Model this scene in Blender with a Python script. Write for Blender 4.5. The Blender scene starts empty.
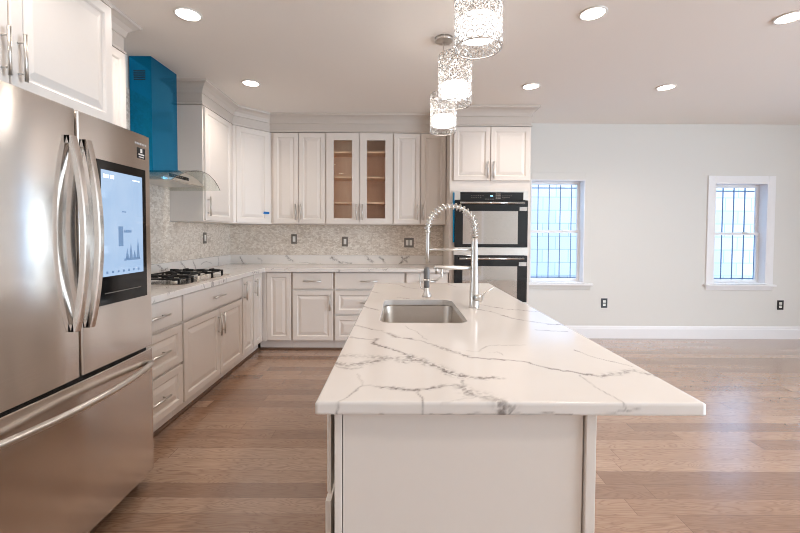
import bpy, bmesh, math, random
import numpy as np
from mathutils import Vector, Matrix
random.seed(7)
PI = math.pi
sc = bpy.context.scene
COL = sc.collection

# ---------------------------------------------------------------- camera
cam_d = bpy.data.cameras.new('camera'); cam = bpy.data.objects.new('camera', cam_d); COL.objects.link(cam)
F_PX, PITCH, YAW, ROLL, CAM_H = 390.4, math.radians(1.78), math.radians(.099), math.radians(.266), 1.294
fwd = Vector((math.sin(YAW)*math.cos(PITCH), math.cos(YAW)*math.cos(PITCH), -math.sin(PITCH)))
r0 = Vector((math.cos(YAW), -math.sin(YAW), 0)); u0 = r0.cross(fwd)
rt = r0*math.cos(ROLL) + u0*math.sin(ROLL); up = -r0*math.sin(ROLL) + u0*math.cos(ROLL)
M = Matrix.Identity(4)
for i in range(3):
    M[i][0] = rt[i]; M[i][1] = up[i]; M[i][2] = -fwd[i]
M[2][3] = CAM_H
cam.matrix_world = M
cam_d.sensor_width = 36; cam_d.lens = F_PX/800*36
cam_d.shift_y = -(266.5-245.57)/800
cam_d.clip_start = .02
sc.camera = cam

# ---------------------------------------------------------------- world, exposure
w = bpy.data.worlds.new('sky'); sc.world = w; w.use_nodes = True
bg = w.node_tree.nodes['Background']
bg.inputs[0].default_value = (.52, .74, 1.0, 1); bg.inputs[1].default_value = 2.3
sc.view_settings.view_transform = 'Standard'; sc.view_settings.look = 'None'
sc.view_settings.gamma = 1; sc.view_settings.use_curve_mapping = False
sc.view_settings.exposure = 1.1
sc.cycles.use_denoising = True; sc.cycles.filter_width = 1.0
sc.cycles.max_bounces = 10; sc.cycles.diffuse_bounces = 6; sc.cycles.transparent_max_bounces = 24
sc.cycles.transmission_bounces = 8
sc.cycles.sample_clamp_indirect = 6; sc.cycles.caustics_refractive = False; sc.cycles.caustics_reflective = False
CAN_POWER = 6.0        # radiance of each recessed lamp's lens
CAN_WATTS = 14.5        # its downward beam
PENDANT_POWER = 2.4
CAN_COL = (1.0, .89, .80, 1)

def area(name, loc, rot, sx, sy, power, col):
    l = bpy.data.lights.new(name, 'AREA'); l.shape = 'RECTANGLE'; l.size = sx; l.size_y = sy; l.energy = power; l.color = col
    o = bpy.data.objects.new(name, l); COL.objects.link(o); o.location = loc; o.rotation_euler = rot
    return o
# daylight through the wide opening in the right-hand wall, behind the camera
area('daylight_side', (6.45, -.55, 1.35), (PI/2, 0, PI/2), 2.9, 2.0, 140, (.74, .87, 1.0))

# ---------------------------------------------------------------- materials
MATS = {}
def S(r, g, b):
    f = lambda c: (c/255/12.92) if c/255 <= .04045 else ((c/255+.055)/1.055)**2.4
    return (f(r), f(g), f(b), 1)
class NT:
    def __init__(s, name):
        s.m = bpy.data.materials.new(name); s.m.use_nodes = True; s.t = s.m.node_tree; s.n = s.t.nodes; s.p = s.n['Principled BSDF']
    def add(s, typ, **k):
        n = s.n.new(typ)
        for a, b in k.items(): setattr(n, a, b)
        return n
    def l(s, a, b): s.t.links.new(a, b)
    def inp(s, sock, v):
        if isinstance(v, bpy.types.NodeSocket): s.l(v, sock)
        else: sock.default_value = v
    def math(s, op, a, b=0.0, c=0.0):
        n = s.add('ShaderNodeMath', operation=op); s.inp(n.inputs[0], a); s.inp(n.inputs[1], b); s.inp(n.inputs[2], c); return n.outputs[0]
    def mix(s, fac, a, b):
        n = s.add('ShaderNodeMix', data_type='RGBA'); s.inp(n.inputs[0], fac); s.inp(n.inputs[6], a); s.inp(n.inputs[7], b); return n.outputs[2]
    def ramp(s, fac, stops):
        n = s.add('ShaderNodeValToRGB'); e = n.color_ramp.elements
        while len(e) < len(stops): e.new(.5)
        for q, (pos, c) in zip(e, stops): q.position = pos; q.color = c
        s.inp(n.inputs[0], fac); return n.outputs[0]
    def coord(s, scale=(1, 1, 1), kind='Object', rot=(0, 0, 0)):
        c = s.add('ShaderNodeTexCoord'); mp = s.add('ShaderNodeMapping'); s.l(c.outputs[kind], mp.inputs[0])
        mp.inputs['Scale'].default_value = scale; mp.inputs['Rotation'].default_value = rot; return mp.outputs[0]
    def geo(s, scale=(1, 1, 1)):
        c = s.add('ShaderNodeNewGeometry'); mp = s.add('ShaderNodeMapping'); s.l(c.outputs['Position'], mp.inputs[0])
        mp.inputs['Scale'].default_value = scale; return mp.outputs[0]
    def noise(s, vec, scale, detail=3, rough=.5, dist=0.0):
        n = s.add('ShaderNodeTexNoise'); s.l(vec, n.inputs['Vector']); n.inputs['Scale'].default_value = scale
        n.inputs['Detail'].default_value = detail; n.inputs['Roughness'].default_value = rough; n.inputs['Distortion'].default_value = dist
        return n.outputs['Fac']
    def bump(s, h, strength=.2, dist=.002):
        b = s.add('ShaderNodeBump'); s.l(h, b.inputs['Height']); b.inputs['Strength'].default_value = strength; b.inputs['Distance'].default_value = dist
        s.l(b.outputs[0], s.p.inputs['Normal'])
def simple(name, col, rough=.5, metal=0, nscale=40, var=.04, bump=.03, **k):
    t = NT(name); v = t.coord(); n = t.noise(v, nscale)
    c2 = tuple(max(0, c*(1-var*2)) for c in col[:3])+(1,)
    t.l(t.mix(n, c2, col), t.p.inputs['Base Color'])
    t.p.inputs['Roughness'].default_value = rough; t.p.inputs['Metallic'].default_value = metal
    if bump: t.bump(n, bump, .001)
    for a, b in k.items(): t.p.inputs[a].default_value = b
    MATS[name] = t.m; return t.m
def emis(name, col, st):
    t = NT(name); t.p.inputs['Base Color'].default_value = col; t.p.inputs['Emission Color'].default_value = col
    t.p.inputs['Emission Strength'].default_value = st; MATS[name] = t.m; return t.m

simple('crown_greige', S(206, 197, 188), .45, bump=.02, var=.01)  # crown and frieze, a little darker and greyer than the cabinets
simple('cabinet', S(230, 222, 214), .38, bump=.02, var=.01)
simple('cabinet_gap', S(120, 108, 98), .7)
simple('wall', S(221, 219, 214), .75, nscale=120, var=.01, bump=.05)
simple('ceiling', S(243, 239, 234), .85, nscale=90, var=.01, bump=.04)
simple('trim', S(236, 235, 236), .45, var=.01)
simple('nickel', S(222, 218, 212), .3, 1, bump=0)
simple('chrome', S(225, 222, 218), .14, 1, bump=0)
simple('black_iron', S(16, 16, 17), .55, bump=.1)
simple('grid_grey', S(165, 160, 155), .4, .3, bump=0)
simple('shoe', S(112, 84, 66), .5)
simple('black_gloss', S(9, 10, 12), .08, bump=0)
simple('black_plastic', S(20, 20, 22), .4, bump=0)
simple('plate_grey', S(125, 118, 110), .4, .3, bump=0)
simple('white_plastic', S(235, 232, 226), .35, bump=0)
simple('dark_plate', S(18, 18, 20), .35, bump=0)
simple('fridge_side', S(70, 68, 66), .5, .4)
simple('blue_film', S(0, 132, 182), .12, .8, nscale=5, var=.10, bump=.4)
simple('blue_tape', S(30, 120, 200), .5)
simple('sticker_grey', S(200, 198, 195), .4, bump=0)
simple('bar_iron', S(84, 104, 140), .6)
simple('rubber', S(120, 118, 116), .5)
simple('oven_glass', S(190, 182, 174), .04, .9, bump=0)
emis('lamp_lens', CAN_COL, CAN_POWER)
emis('lamp_glow', (1.0, .95, .90, 1), PENDANT_POWER)
emis('led_blue', (.3, .7, 1, 1), 1.2)

def steel():
    t = NT('stainless'); v = t.coord(scale=(1, 1, 90)); n = t.noise(v, 3.0, 4, .6)
    v2 = t.coord(); n2 = t.noise(v2, 2.5, 3)
    t.l(t.mix(n, S(220, 214, 208), S(232, 227, 222)), t.p.inputs['Base Color'])
    t.p.inputs['Metallic'].default_value = 1
    t.l(t.math('MULTIPLY_ADD', n2, .08, .12), t.p.inputs['Roughness'])
    tg = t.add('ShaderNodeTangent', direction_type='RADIAL', axis='Z'); t.l(tg.outputs[0], t.p.inputs['Tangent'])
    t.p.inputs['Anisotropic'].default_value = .75; t.p.inputs['Anisotropic Rotation'].default_value = 0.25
    MATS['stainless'] = t.m
    simple('hood_steel', S(214, 206, 196), .42, .7, bump=0); simple('sink_steel', S(205, 196, 186), .3, 1, bump=0)
steel()

def floor_mat():
    t = NT('oak_floor'); g = t.add('ShaderNodeNewGeometry'); sp = t.add('ShaderNodeSeparateXYZ'); t.l(g.outputs['Position'], sp.inputs[0])
    x, y = sp.outputs[0], sp.outputs[1]
    W = .110
    yr = t.math('DIVIDE', y, W); row = t.math('FLOOR', yr); fy = t.math('FRACT', yr)
    wn = t.add('ShaderNodeTexWhiteNoise', noise_dimensions='1D'); t.l(row, wn.inputs['W'])
    xs = t.math('ADD', t.math('DIVIDE', x, 1.3), t.math('MULTIPLY', wn.outputs['Value'], 7.3)); ix = t.math('FLOOR', xs); fx = t.math('FRACT', xs)
    cb = t.add('ShaderNodeCombineXYZ'); t.l(row, cb.inputs[0]); t.l(ix, cb.inputs[1])
    w2 = t.add('ShaderNodeTexWhiteNoise', noise_dimensions='3D'); t.l(cb.outputs[0], w2.inputs['Vector'])
    rnd = w2.outputs['Value']
    # grain: stretched noise, offset for each plank
    cg = t.add('ShaderNodeCombineXYZ')
    t.l(t.math('ADD', t.math('MULTIPLY', x, 2.6), t.math('MULTIPLY', rnd, 37.0)), cg.inputs[0])
    t.l(t.math('ADD', t.math('MULTIPLY', y, 17.0), t.math('MULTIPLY', rnd, 91.0)), cg.inputs[1])
    big = t.noise(cg.outputs[0], 1.0, 1, .4, .9)
    rings = t.math('FRACT', t.math('MULTIPLY', big, 13.0))
    rings = t.math('ABSOLUTE', t.math('SUBTRACT', rings, .5))
    cf = t.add('ShaderNodeCombineXYZ'); t.l(t.math('MULTIPLY', x, 9.0), cf.inputs[0]); t.l(t.math('MULTIPLY', y, 230.0), cf.inputs[1])
    t.l(t.math('MULTIPLY', rnd, 50.0), cf.inputs[2])
    fine = t.noise(cf.outputs[0], 1.0, 3, .6)
    base = t.ramp(rnd, [(0, S(144, 112, 90)), (.25, S(162, 129, 105)), (.7, S(175, 142, 117)), (1, S(194, 163, 139))])
    dark = t.mix(.5, base, S(112, 78, 56))
    c = t.mix(t.math('MULTIPLY', t.math('POWER', t.math('SUBTRACT', 1.0, t.math('MULTIPLY', rings, 2.0)), 2.2), .95), base, dark)
    c = t.mix(t.math('MULTIPLY', t.ramp(fine, [(.35, (1, 1, 1, 1)), (.6, (0, 0, 0, 1))]), .35), c, S(120, 86, 64))
    e1 = t.math('LESS_THAN', fy, .022); e2 = t.math('LESS_THAN', fx, .0022)
    edge = t.math('MAXIMUM', e1, e2)
    c = t.mix(t.math('MULTIPLY', edge, .55), c, S(88, 60, 44))
    t.l(c, t.p.inputs['Base Color'])
    t.l(t.math('MULTIPLY_ADD', fine, .10, .17), t.p.inputs['Roughness'])
    t.p.inputs['Coat Weight'].default_value = .9; t.p.inputs['Coat Roughness'].default_value = .22; t.p.inputs['Coat IOR'].default_value = 1.6
    h = t.math('SUBTRACT', t.math('MULTIPLY', fine, .3), edge)
    t.bump(h, .12, .001)
    MATS['oak_floor'] = t.m
floor_mat()

def quartz(name, use_attr):
    t = NT(name); v = t.geo()
    soft = t.noise(v, 3.0, 4, .6, .5)
    base = t.mix(soft, S(224, 218, 212), S(233, 228, 223))
    veincol = S(122, 114, 109)
    if use_attr:
        a = t.add('ShaderNodeAttribute', attribute_name='vein'); f = a.outputs['Fac']
        n = t.noise(v, 110.0, 3, .7)
        f = t.math('MULTIPLY', f, t.math('MULTIPLY_ADD', n, 1.1, .35))
        f = t.math('MINIMUM', f, .92)
    else:
        vv = t.geo((1, 1, 1)); mp = t.noise(vv, 2.3, 5, .62, 1.4)
        line = t.math('ABSOLUTE', t.math('SUBTRACT', mp, .5))
        ln = t.ramp(line, [(0, (1, 1, 1, 1)), (.012, (0, 0, 0, 1))])
        mask = t.ramp(t.noise(v, 5.0, 2), [(.48, (0, 0, 0, 1)), (.62, (1, 1, 1, 1))])
        f = t.math('MULTIPLY', t.math('MULTIPLY', ln, mask), .85)
    t.l(t.mix(f, base, veincol), t.p.inputs['Base Color'])
    t.p.inputs['Roughness'].default_value = .12; MATS[name] = t.m
quartz('quartz_island', True); quartz('quartz', False)

def mosaic():
    t = NT('mosaic'); v = t.geo((1, 1, 1))
    vo = t.add('ShaderNodeTexVoronoi', feature='F1'); t.l(t.geo((40, 40, 75)), vo.inputs['Vector']); vo.inputs['Scale'].default_value = 1
    sp = t.add('ShaderNodeSeparateColor'); t.l(vo.outputs['Color'], sp.inputs[0])
    n = t.noise(v, 14, 5, .7, 1.0)
    c = t.ramp(sp.outputs[0], [(0, S(208, 195, 180)), (.5, S(227, 216, 203)), (1, S(240, 232, 221))])
    c = t.mix(t.ramp(n, [(.5, (0, 0, 0, 1)), (.66, (.7, .7, .7, 1))]), c, S(184, 168, 152))
    vd = t.add('ShaderNodeTexVoronoi', feature='DISTANCE_TO_EDGE'); t.l(t.geo((40, 40, 75)), vd.inputs['Vector']); vd.inputs['Scale'].default_value = 1
    g = t.math('LESS_THAN', vd.outputs['Distance'], .05)
    t.l(t.mix(t.math('MULTIPLY', g, .35), c, S(214, 206, 196)), t.p.inputs['Base Color'])
    t.p.inputs['Roughness'].default_value = .25; MATS['mosaic'] = t.m
mosaic()

def wood_in():
    t = NT('maple'); v = t.coord(scale=(6, 6, 1)); n = t.noise(v, 4, 4)
    t.l(t.mix(n, S(226, 186, 148), S(242, 210, 176)), t.p.inputs['Base Color']); t.p.inputs['Roughness'].default_value = .45; MATS['maple'] = t.m
wood_in()

def glass(name, tint=(1, 1, 1, 1), fac=.09, rough=0.0):
    t = NT(name); t.n.remove(t.p); out = [n for n in t.n if n.type == 'OUTPUT_MATERIAL'][0]
    tr = t.add('ShaderNodeBsdfTransparent'); tr.inputs[0].default_value = tint
    gl = t.add('ShaderNodeBsdfGlossy'); gl.inputs['Roughness'].default_value = rough
    fr = t.add('ShaderNodeLayerWeight'); fr.inputs[0].default_value = .5
    mx = t.add('ShaderNodeMixShader'); f = t.math('MULTIPLY_ADD', t.math('POWER', fr.outputs[1], 4.5), .8, .04+fac); t.l(f, mx.inputs[0])
    t.l(tr.outputs[0], mx.inputs[1]); t.l(gl.outputs[0], mx.inputs[2]); t.l(mx.outputs[0], out.inputs[0]); MATS[name] = t.m
glass('pane_glass', fac=.0); glass('hood_glass', (.93, .95, .93, 1), .05)
def crystal():
    t = NT('crystal'); t.n.remove(t.p); out = [n for n in t.n if n.type == 'OUTPUT_MATERIAL'][0]
    tr = t.add('ShaderNodeBsdfTranslucent'); tr.inputs[0].default_value = (.95, .94, .92, 1)
    gl = t.add('ShaderNodeBsdfGlossy'); gl.inputs['Roughness'].default_value = .05
    tp = t.add('ShaderNodeBsdfTransparent')
    m1 = t.add('ShaderNodeMixShader'); m1.inputs[0].default_value = .55; t.l(tr.outputs[0], m1.inputs[1]); t.l(gl.outputs[0], m1.inputs[2])
    m2 = t.add('ShaderNodeMixShader'); gl.inputs[0].default_value = (.8, .8, .8, 1); m2.inputs[0].default_value = .12; t.l(m1.outputs[0], m2.inputs[1]); t.l(tp.outputs[0], m2.inputs[2])
    t.l(m2.outputs[0], out.inputs[0]); MATS['crystal'] = t.m
crystal()
def screen():
    t = NT('screen'); c = t.coord(); sp = t.add('ShaderNodeSeparateXYZ'); t.l(c, sp.inputs[0])
    n = t.noise(c, 4, 2); col = t.mix(n, S(150, 185, 225), S(196, 216, 240))
    t.p.inputs['Base Color'].default_value = S(10, 10, 14); t.p.inputs['Roughness'].default_value = .06
    t.l(col, t.p.inputs['Emission Color']); t.p.inputs['Emission Strength'].default_value = .48; MATS['screen'] = t.m
    emis('screen_ink', S(95, 120, 150), .35); emis('screen_white', S(232, 240, 250), .6)
screen()
def ext_brick():
    t = NT('pale_brick'); g = t.add('ShaderNodeNewGeometry'); sp = t.add('ShaderNodeSeparateXYZ'); t.l(g.outputs['Position'], sp.inputs[0])
    cb = t.add('ShaderNodeCombineXYZ'); t.l(sp.outputs[0], cb.inputs[0]); t.l(sp.outputs[2], cb.inputs[1])
    b = t.add('ShaderNodeTexBrick'); t.l(cb.outputs[0], b.inputs['Vector']); b.inputs['Scale'].default_value = 1
    b.inputs['Brick Width'].default_value = .42; b.inputs['Row Height'].default_value = .21; b.inputs['Mortar Size'].default_value = .007
    b.inputs['Color1'].default_value = S(214, 222, 232); b.inputs['Color2'].default_value = S(226, 230, 238); b.inputs['Mortar'].default_value = S(178, 190, 206)
    t.l(b.outputs['Color'], t.p.inputs['Base Color']); t.p.inputs['Roughness'].default_value = .9; MATS['pale_brick'] = t.m
ext_brick()

# ---------------------------------------------------------------- mesh helpers
class MB:
    def __init__(s): s.v = []; s.f = []; s.sm = []
    def add(s, vs, fs, smooth=False):
        o = len(s.v); s.v += [tuple(v) for v in vs]; s.f += [tuple(i+o for i in f) for f in fs]; s.sm += [smooth]*len(fs); return s
    def box(s, x0, x1, y0, y1, z0, z1):
        vs = [(x, y, z) for z in (z0, z1) for y in (y0, y1) for x in (x0, x1)]
        return s.add(vs, [(0, 2, 3, 1), (4, 5, 7, 6), (0, 1, 5, 4), (2, 6, 7, 3), (0, 4, 6, 2), (1, 3, 7, 5)])
    def tube(s, pts, r, n=10, cap=True, closed=False):
        pts = [Vector(p) for p in pts]; rs = r if isinstance(r, (list, tuple)) else [r]*len(pts)
        vs = []; N = len(pts); prev = None
        for i, p in enumerate(pts):
            if closed: d = pts[(i+1) % N]-pts[i-1]
            else: d = pts[min(i+1, N-1)]-pts[max(i-1, 0)]
            d.normalize()
            if prev is None: a = d.orthogonal().normalized()
            else:
                a = prev-d*prev.dot(d); a.normalize()
            prev = a; b = d.cross(a)
            for k in range(n):
                t = 2*PI*k/n; vs.append(p+a*math.cos(t)*rs[i]+b*math.sin(t)*rs[i])
        fs = []
        for i in range(N if closed else N-1):
            j = (i+1) % N
            for k in range(n): fs.append((i*n+k, i*n+(k+1) % n, j*n+(k+1) % n, j*n+k))
        s.add(vs, fs, True)
        if cap and not closed:
            o = len(s.v)-len(vs); s.f += [tuple(o+k for k in range(n))[::-1], tuple(o+(N-1)*n+k for k in range(n))]; s.sm += [False, False]
        return s
    def lathe(s, prof, c=(0, 0, 0), n=24, cap=True):      # prof: [(r, z)]
        vs = [(c[0]+r*math.cos(2*PI*k/n), c[1]+r*math.sin(2*PI*k/n), c[2]+z) for r, z in prof for k in range(n)]
        fs = [(i*n+k, i*n+(k+1) % n, (i+1)*n+(k+1) % n, (i+1)*n+k) for i in range(len(prof)-1) for k in range(n)]
        s.add(vs, fs, True)
        if cap:
            o = len(s.v)-len(vs); s.f += [tuple(o+k for k in range(n))[::-1], tuple(o+(len(prof)-1)*n+k for k in range(n))]; s.sm += [False]*2
        return s
    def prism(s, poly, axis, a, b):      # polygon extruded along an axis; poly holds the two other coordinates in order
        def P(u, v, w):
            return {'x': (w, u, v), 'y': (u, w, v), 'z': (u, v, w)}[axis]
        n = len(poly); vs = [P(u, v, a) for u, v in poly]+[P(u, v, b) for u, v in poly]
        fs = [tuple(range(n))[::-1], tuple(range(n, 2*n))]+[(i, (i+1) % n, (i+1) % n+n, i+n) for i in range(n)]
        return s.add(vs, fs)
    def build(s, name, mat, parent=None, bev=0, seg=2):
        me = bpy.data.meshes.new(name); me.from_pydata(s.v, [], s.f); me.update()
        for p, q in zip(me.polygons, s.sm): p.use_smooth = q
        bm = bmesh.new(); bm.from_mesh(me); bmesh.ops.recalc_face_normals(bm, faces=bm.faces); bm.to_mesh(me); bm.free()
        me.materials.append(MATS[mat]); o = bpy.data.objects.new(name, me); COL.objects.link(o)
        if parent: o.parent = parent
        if bev:
            m = o.modifiers.new('bevel', 'BEVEL'); m.width = bev; m.segments = seg; m.limit_method = 'ANGLE'; m.angle_limit = math.radians(50)
        return o
def tag(o, label, cat, group=None):
    o['label'] = label; o['category'] = cat
    if group: o['group'] = group
    return o
def thing(name, label, cat, loc=(0, 0, 0), rz=0, group=None):
    o = bpy.data.objects.new(name, None); COL.objects.link(o); o.location = loc; o.rotation_euler = (0, 0, rz); o.empty_display_size = .05
    return tag(o, label, cat, group)
def struct(o): o['kind'] = 'structure'; return o
def sbox(name, mat, *b, bev=0): return struct(MB().box(*b).build(name, mat, None, bev))
def copy_tree(o, parent=None):
    c = o.copy(); COL.objects.link(c); c.parent = parent
    for ch in list(o.children): copy_tree(ch, c)
    return c

# ---------------------------------------------------------------- room shell
XL, XR, YF, YB, ZC = -2.10, 6.2, -2.6, 4.83, 2.652
sbox('floor', 'oak_floor', XL-.15, XR+.15, YF-.15, YB+.15, -.12, 0)
sbox('ceiling', 'ceiling', XL-.15, XR+.15, YF-.15, YB+.15, ZC, ZC+.15)
sbox('wall_left', 'wall', XL-.15, XL, YF-.15, YB+.15, 0, ZC)
def wall_y(name, y0, y1, x0, x1, holes):
    m = MB(); hs = sorted(holes); x = x0
    for a, b, z0, z1 in hs:
        m.box(x, a, y0, y1, 0, ZC); m.box(a, b, y0, y1, 0, z0); m.box(a, b, y0, y1, z1, ZC); x = b
    m.box(x, x1, y0, y1, 0, ZC); return struct(m.build(name, 'wall'))
def wall_x(name, x0, x1, y0, y1, holes):
    m = MB(); y = y0
    for a, b, z0, z1 in sorted(holes):
        m.box(x0, x1, y, a, 0, ZC); m.box(x0, x1, a, b, 0, z0); m.box(x0, x1, a, b, z1, ZC); y = b
    m.box(x0, x1, y, y1, 0, ZC); return struct(m.build(name, 'wall'))
W1 = (1.615, 2.285, .69, 1.965); W2 = (3.885, 4.545, .685, 1.935); W3 = (5.20, 5.90, .685, 1.935)
wall_y('wall_back', YB, YB+.15, XL, XR+.15, [W1, W2, W3])
wall_y('wall_front', YF-.15, YF, XL, XR+.15, [])
wall_x('wall_right', XR, XR+.15, YF, YB, [(-2.0, .9, .35, 2.35)])

def base_poly(name, x0, x1, y):
    prof = [(y, 0), (y-.016, 0), (y-.016, .012), (y-.015, .118), (y-.011, .128), (y-.011, .136), (y-.006, .150), (y, .156)]
    return struct(MB().prism(prof, 'x', x0, x1).build(name, 'trim'))
base_poly('baseboard_back', 1.41, XR, YB)
dr0 = struct(MB().box(.55, 2.35, YF, YF+.03, 0, 2.15).build('door_1', 'trim'))
for a in (.60, 1.46):
    for z0_, z1_ in ((.15, .95), (1.08, 2.05)):
        pm = MB(); pm.box(a, a+.84, YF+.03, YF+.034, z0_-.03, z1_+.03); pm.build('door_panel', 'cabinet', dr0, .002)
MB().box(1.447, 1.453, YF+.03, YF+.032, 0, 2.15).build('door_gap', 'cabinet_gap', dr0)
o = struct(MB().prism([(XR, 0), (XR-.016, 0), (XR-.015, .13), (XR, .156)], 'y', YF, YB-.016).build('baseboard_right', 'trim'))

def sweep_profile(path, prof, mat, name):
    # path: (x, y) walked so that the moulding projects to the right-hand side; prof: (out, z)
    P = [Vector(p) for p in path]; N = len(P); rings = []
    for i in range(N):
        ds = []
        if i > 0: ds.append((P[i]-P[i-1]).normalized())
        if i < N-1: ds.append((P[i+1]-P[i]).normalized())
        ns = [Vector((d.y, -d.x)) for d in ds]
        if len(ns) == 2:
            b = (ns[0]+ns[1]).normalized(); b /= max(.3, b.dot(ns[0]))
        else: b = ns[0]
        rings.append([(P[i].x+b.x*o, P[i].y+b.y*o, z) for o, z in prof])
    n = len(prof); vs = [v for r in rings for v in r]
    fs = [(i*n+k, i*n+(k+1) % n, (i+1)*n+(k+1) % n, (i+1)*n+k) for i in range(N-1) for k in range(n)]
    fs += [tuple(range(n))[::-1], tuple((N-1)*n+k for k in range(n))]
    return struct(MB().add(vs, fs).build(name, mat))
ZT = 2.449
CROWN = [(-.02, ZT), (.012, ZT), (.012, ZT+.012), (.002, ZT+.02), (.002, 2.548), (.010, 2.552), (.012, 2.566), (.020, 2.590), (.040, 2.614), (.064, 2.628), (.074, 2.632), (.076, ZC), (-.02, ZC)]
sweep_profile([(XL, 3.568), (-1.79, 3.568), (-1.79, 4.228), (-1.498, 4.53), (.541, 4.53), (.541, 4.23), (1.41, 4.23), (1.41, YB)], CROWN, 'crown_greige', 'trim_1')
sweep_profile([(-1.50, .97), (-1.50, 2.045), (-1.79, 2.045), (-1.79, 2.565), (XL, 2.565)], CROWN, 'crown_greige', 'trim_2')

# windows
def window(n, W, mat):
    x0, x1, z0, z1 = W
    fr = thing('window_%d' % n, '', 'window'); del fr['label']; del fr['category']; struct(fr)
    m = MB(); c = .085; y = YB
    m.box(x0-c, x0, y-.016, y, z0-.02, z1+c); m.box(x1, x1+c, y-.016, y, z0-.02, z1+c); m.box(x0, x1, y-.016, y, z1, z1+c)
    m.build('window_casing', mat, fr, .003)
    m = MB(); t = .012
    m.box(x0, x0+t, y-.014, y+.12, z0, z1); m.box(x1-t, x1, y-.014, y+.12, z0, z1); m.box(x0+t, x1-t, y-.014, y+.12, z1-t, z1); m.box(x0+t, x1-t, y-.014, y+.12, z0, z0+t)
    m.build('window_jamb', 'trim', fr)
    MB().box(x0-c-.02, x1+c+.02, y-.05, y+.0, z0-.028, z0-.003).build('window_sill', 'trim', fr, .005)
    MB().prism([(y, z0-.028), (y-.022, z0-.028), (y-.012, z0-.075), (y, z0-.08)], 'x', x0-c, x1+c).build('window_apron', mat, fr)
    zm = (z0+z1)/2; a, b = x0+t, x1-t
    for (zz0, zz1, yy) in ((z0+t, zm+.017, y+.085), (zm-.017, z1-t, y+.108)):
        m = MB(); s_ = .032
        m.box(a, a+s_, yy, yy+.022, zz0, zz1); m.box(b-s_, b, yy, yy+.022, zz0, zz1)
        m.box(a+s_, b-s_, yy, yy+.022, zz0, zz0+.034); m.box(a+s_, b-s_, yy, yy+.022, zz1-.034, zz1)
        sash = m.build('window_sash', 'trim', fr)
        MB().box(a+s_, b-s_, yy+.009, yy+.013, zz0+.034, zz1-.034).build('window_glass', 'pane_glass', sash)
    MB().box((a+b)/2+.10, (a+b)/2+.16, y+.072, y+.085, zm+.005, zm+.022).build('sash_lock', 'nickel', fr)
    return fr
window(1, W1, 'wall'); window(2, W2, 'trim'); window(3, W3, 'trim')
for (x0, x1, z0, z1), lab in ((W1, 'blue-grey iron security bars outside the window beside the double oven'), (W2, 'blue-grey iron security bars outside the window by the far wall outlet, right of the photo')):
    g = thing('security_grille', lab, 'window bars', ((x0+x1)/2, YB+.27, (z0+z1)/2), group='window security bars')
    hw, hh = (x1-x0)/2+.12, (z1-z0)/2+.12; nb = 7
    for k in range(nb):
        xx = -hw+.02+(2*hw-.04)*k/(nb-1); MB().box(xx-.0048, xx+.0048, -.0048, .0048, -hh, hh).build('vertical_bar', 'bar_iron', g)
    for zz in (-hh+.16, hh-.19): MB().box(-hw, hw, .006, .014, zz-.007, zz+.007).build('cross_bar', 'bar_iron', g)
    for zz in (-hh+.0, hh-.0): MB().box(-hw, hw, -.10, .006, zz-.01, zz+.01).build('bracket', 'bar_iron', g)
sbox('wall_exterior', 'pale_brick', -1.0, 8.5, 6.3, 6.5, -.5, 3.6)
sbox('ground', 'pale_brick', -1.0, 8.5, YB+.15, 6.3, -.6, -.5)

# ---------------------------------------------------------------- cabinets
# local frame of a cabinet: x to the right, door faces in the plane y = 0 (fronts face -y), body behind
def panel_door(m, x0, x1, z0, z1, raised=True, t=.02, fr=.055):
    w, h = x1-x0, z1-z0
    f = min(fr, w*.24, h*.24)
    if raised:
        q = min(.03, (min(w, h)-2*f)*.28)
        rings = [(0, .003), (.003, 0), (f-.008, 0), (f-.003, .003), (f+.002, .009), (f+.008, .0095), (f+.008+q, .0015), (f+.011+q, .001)]
    else: rings = [(0, .004), (.004, 0), (.012, 0), (.012, 0)]
    vs = []; fs = []
    allr = [(0, t)]+rings
    for i, d in allr:
        vs += [(x0+i, d, z0+i), (x1-i, d, z0+i), (x1-i, d, z1-i), (x0+i, d, z1-i)]
    for k in range(len(allr)-1):
        for j in range(4): fs.append((k*4+j, k*4+(j+1) % 4, (k+1)*4+(j+1) % 4, (k+1)*4+j))
    fs.append((0, 1, 2, 3)); n = (len(allr)-1)*4; fs.append((n, n+1, n+2, n+3))
    return m.add(vs, fs)
def pull(parent, x, z, vertical, L=.18):
    m = MB(); r = .0068; off = -.030
    if vertical:
        m.tube([(x, off, z-L/2), (x, off, z+L/2)], r, 10)
        for s_ in (-1, 1): m.tube([(x, off, z+s_*L*.33), (x, .002, z+s_*L*.33)], .0045, 8)
    else:
        m.tube([(x-L/2, off, z), (x+L/2, off, z)], r, 10)
        for s_ in (-1, 1): m.tube([(x+s_*L*.33, off, z), (x+s_*L*.33, .002, z)], .0045, 8)
    return m.build('handle', 'nickel', parent)
def door(parent, x0, x1, z0, z1, hside=None, hz=None, name='door', raised=True, horiz=False, L=.18, t=.02):
    g = .004
    d = panel_door(MB(), x0+g, x1-g, z0+g, z1-g, raised, t=t).build(name, 'cabinet', parent)
    if horiz: pull(d, (x0+x1)/2, (z0+z1)/2 if hz is None else hz, False, L)
    elif hside == 'l': pull(d, x0+.032, hz, True, L)
    elif hside == 'r': pull(d, x1-.032, hz, True, L)
    return d
def body(parent, w, dpt, z0, z1): return MB().box(0, w, .027, dpt, z0, z1).build('body', 'cabinet', parent)
def toe(parent, w, dpt, x0=0):
    MB().prism([(.08, 0), (.062, 0), (.063, .010), (.070, .018), (.08, .020)], 'x', x0, w).build('shoe_moulding', 'shoe', parent)
    return MB().box(x0, w, .08, dpt, 0, .1115).build('toe_kick', 'cabinet', parent)
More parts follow.
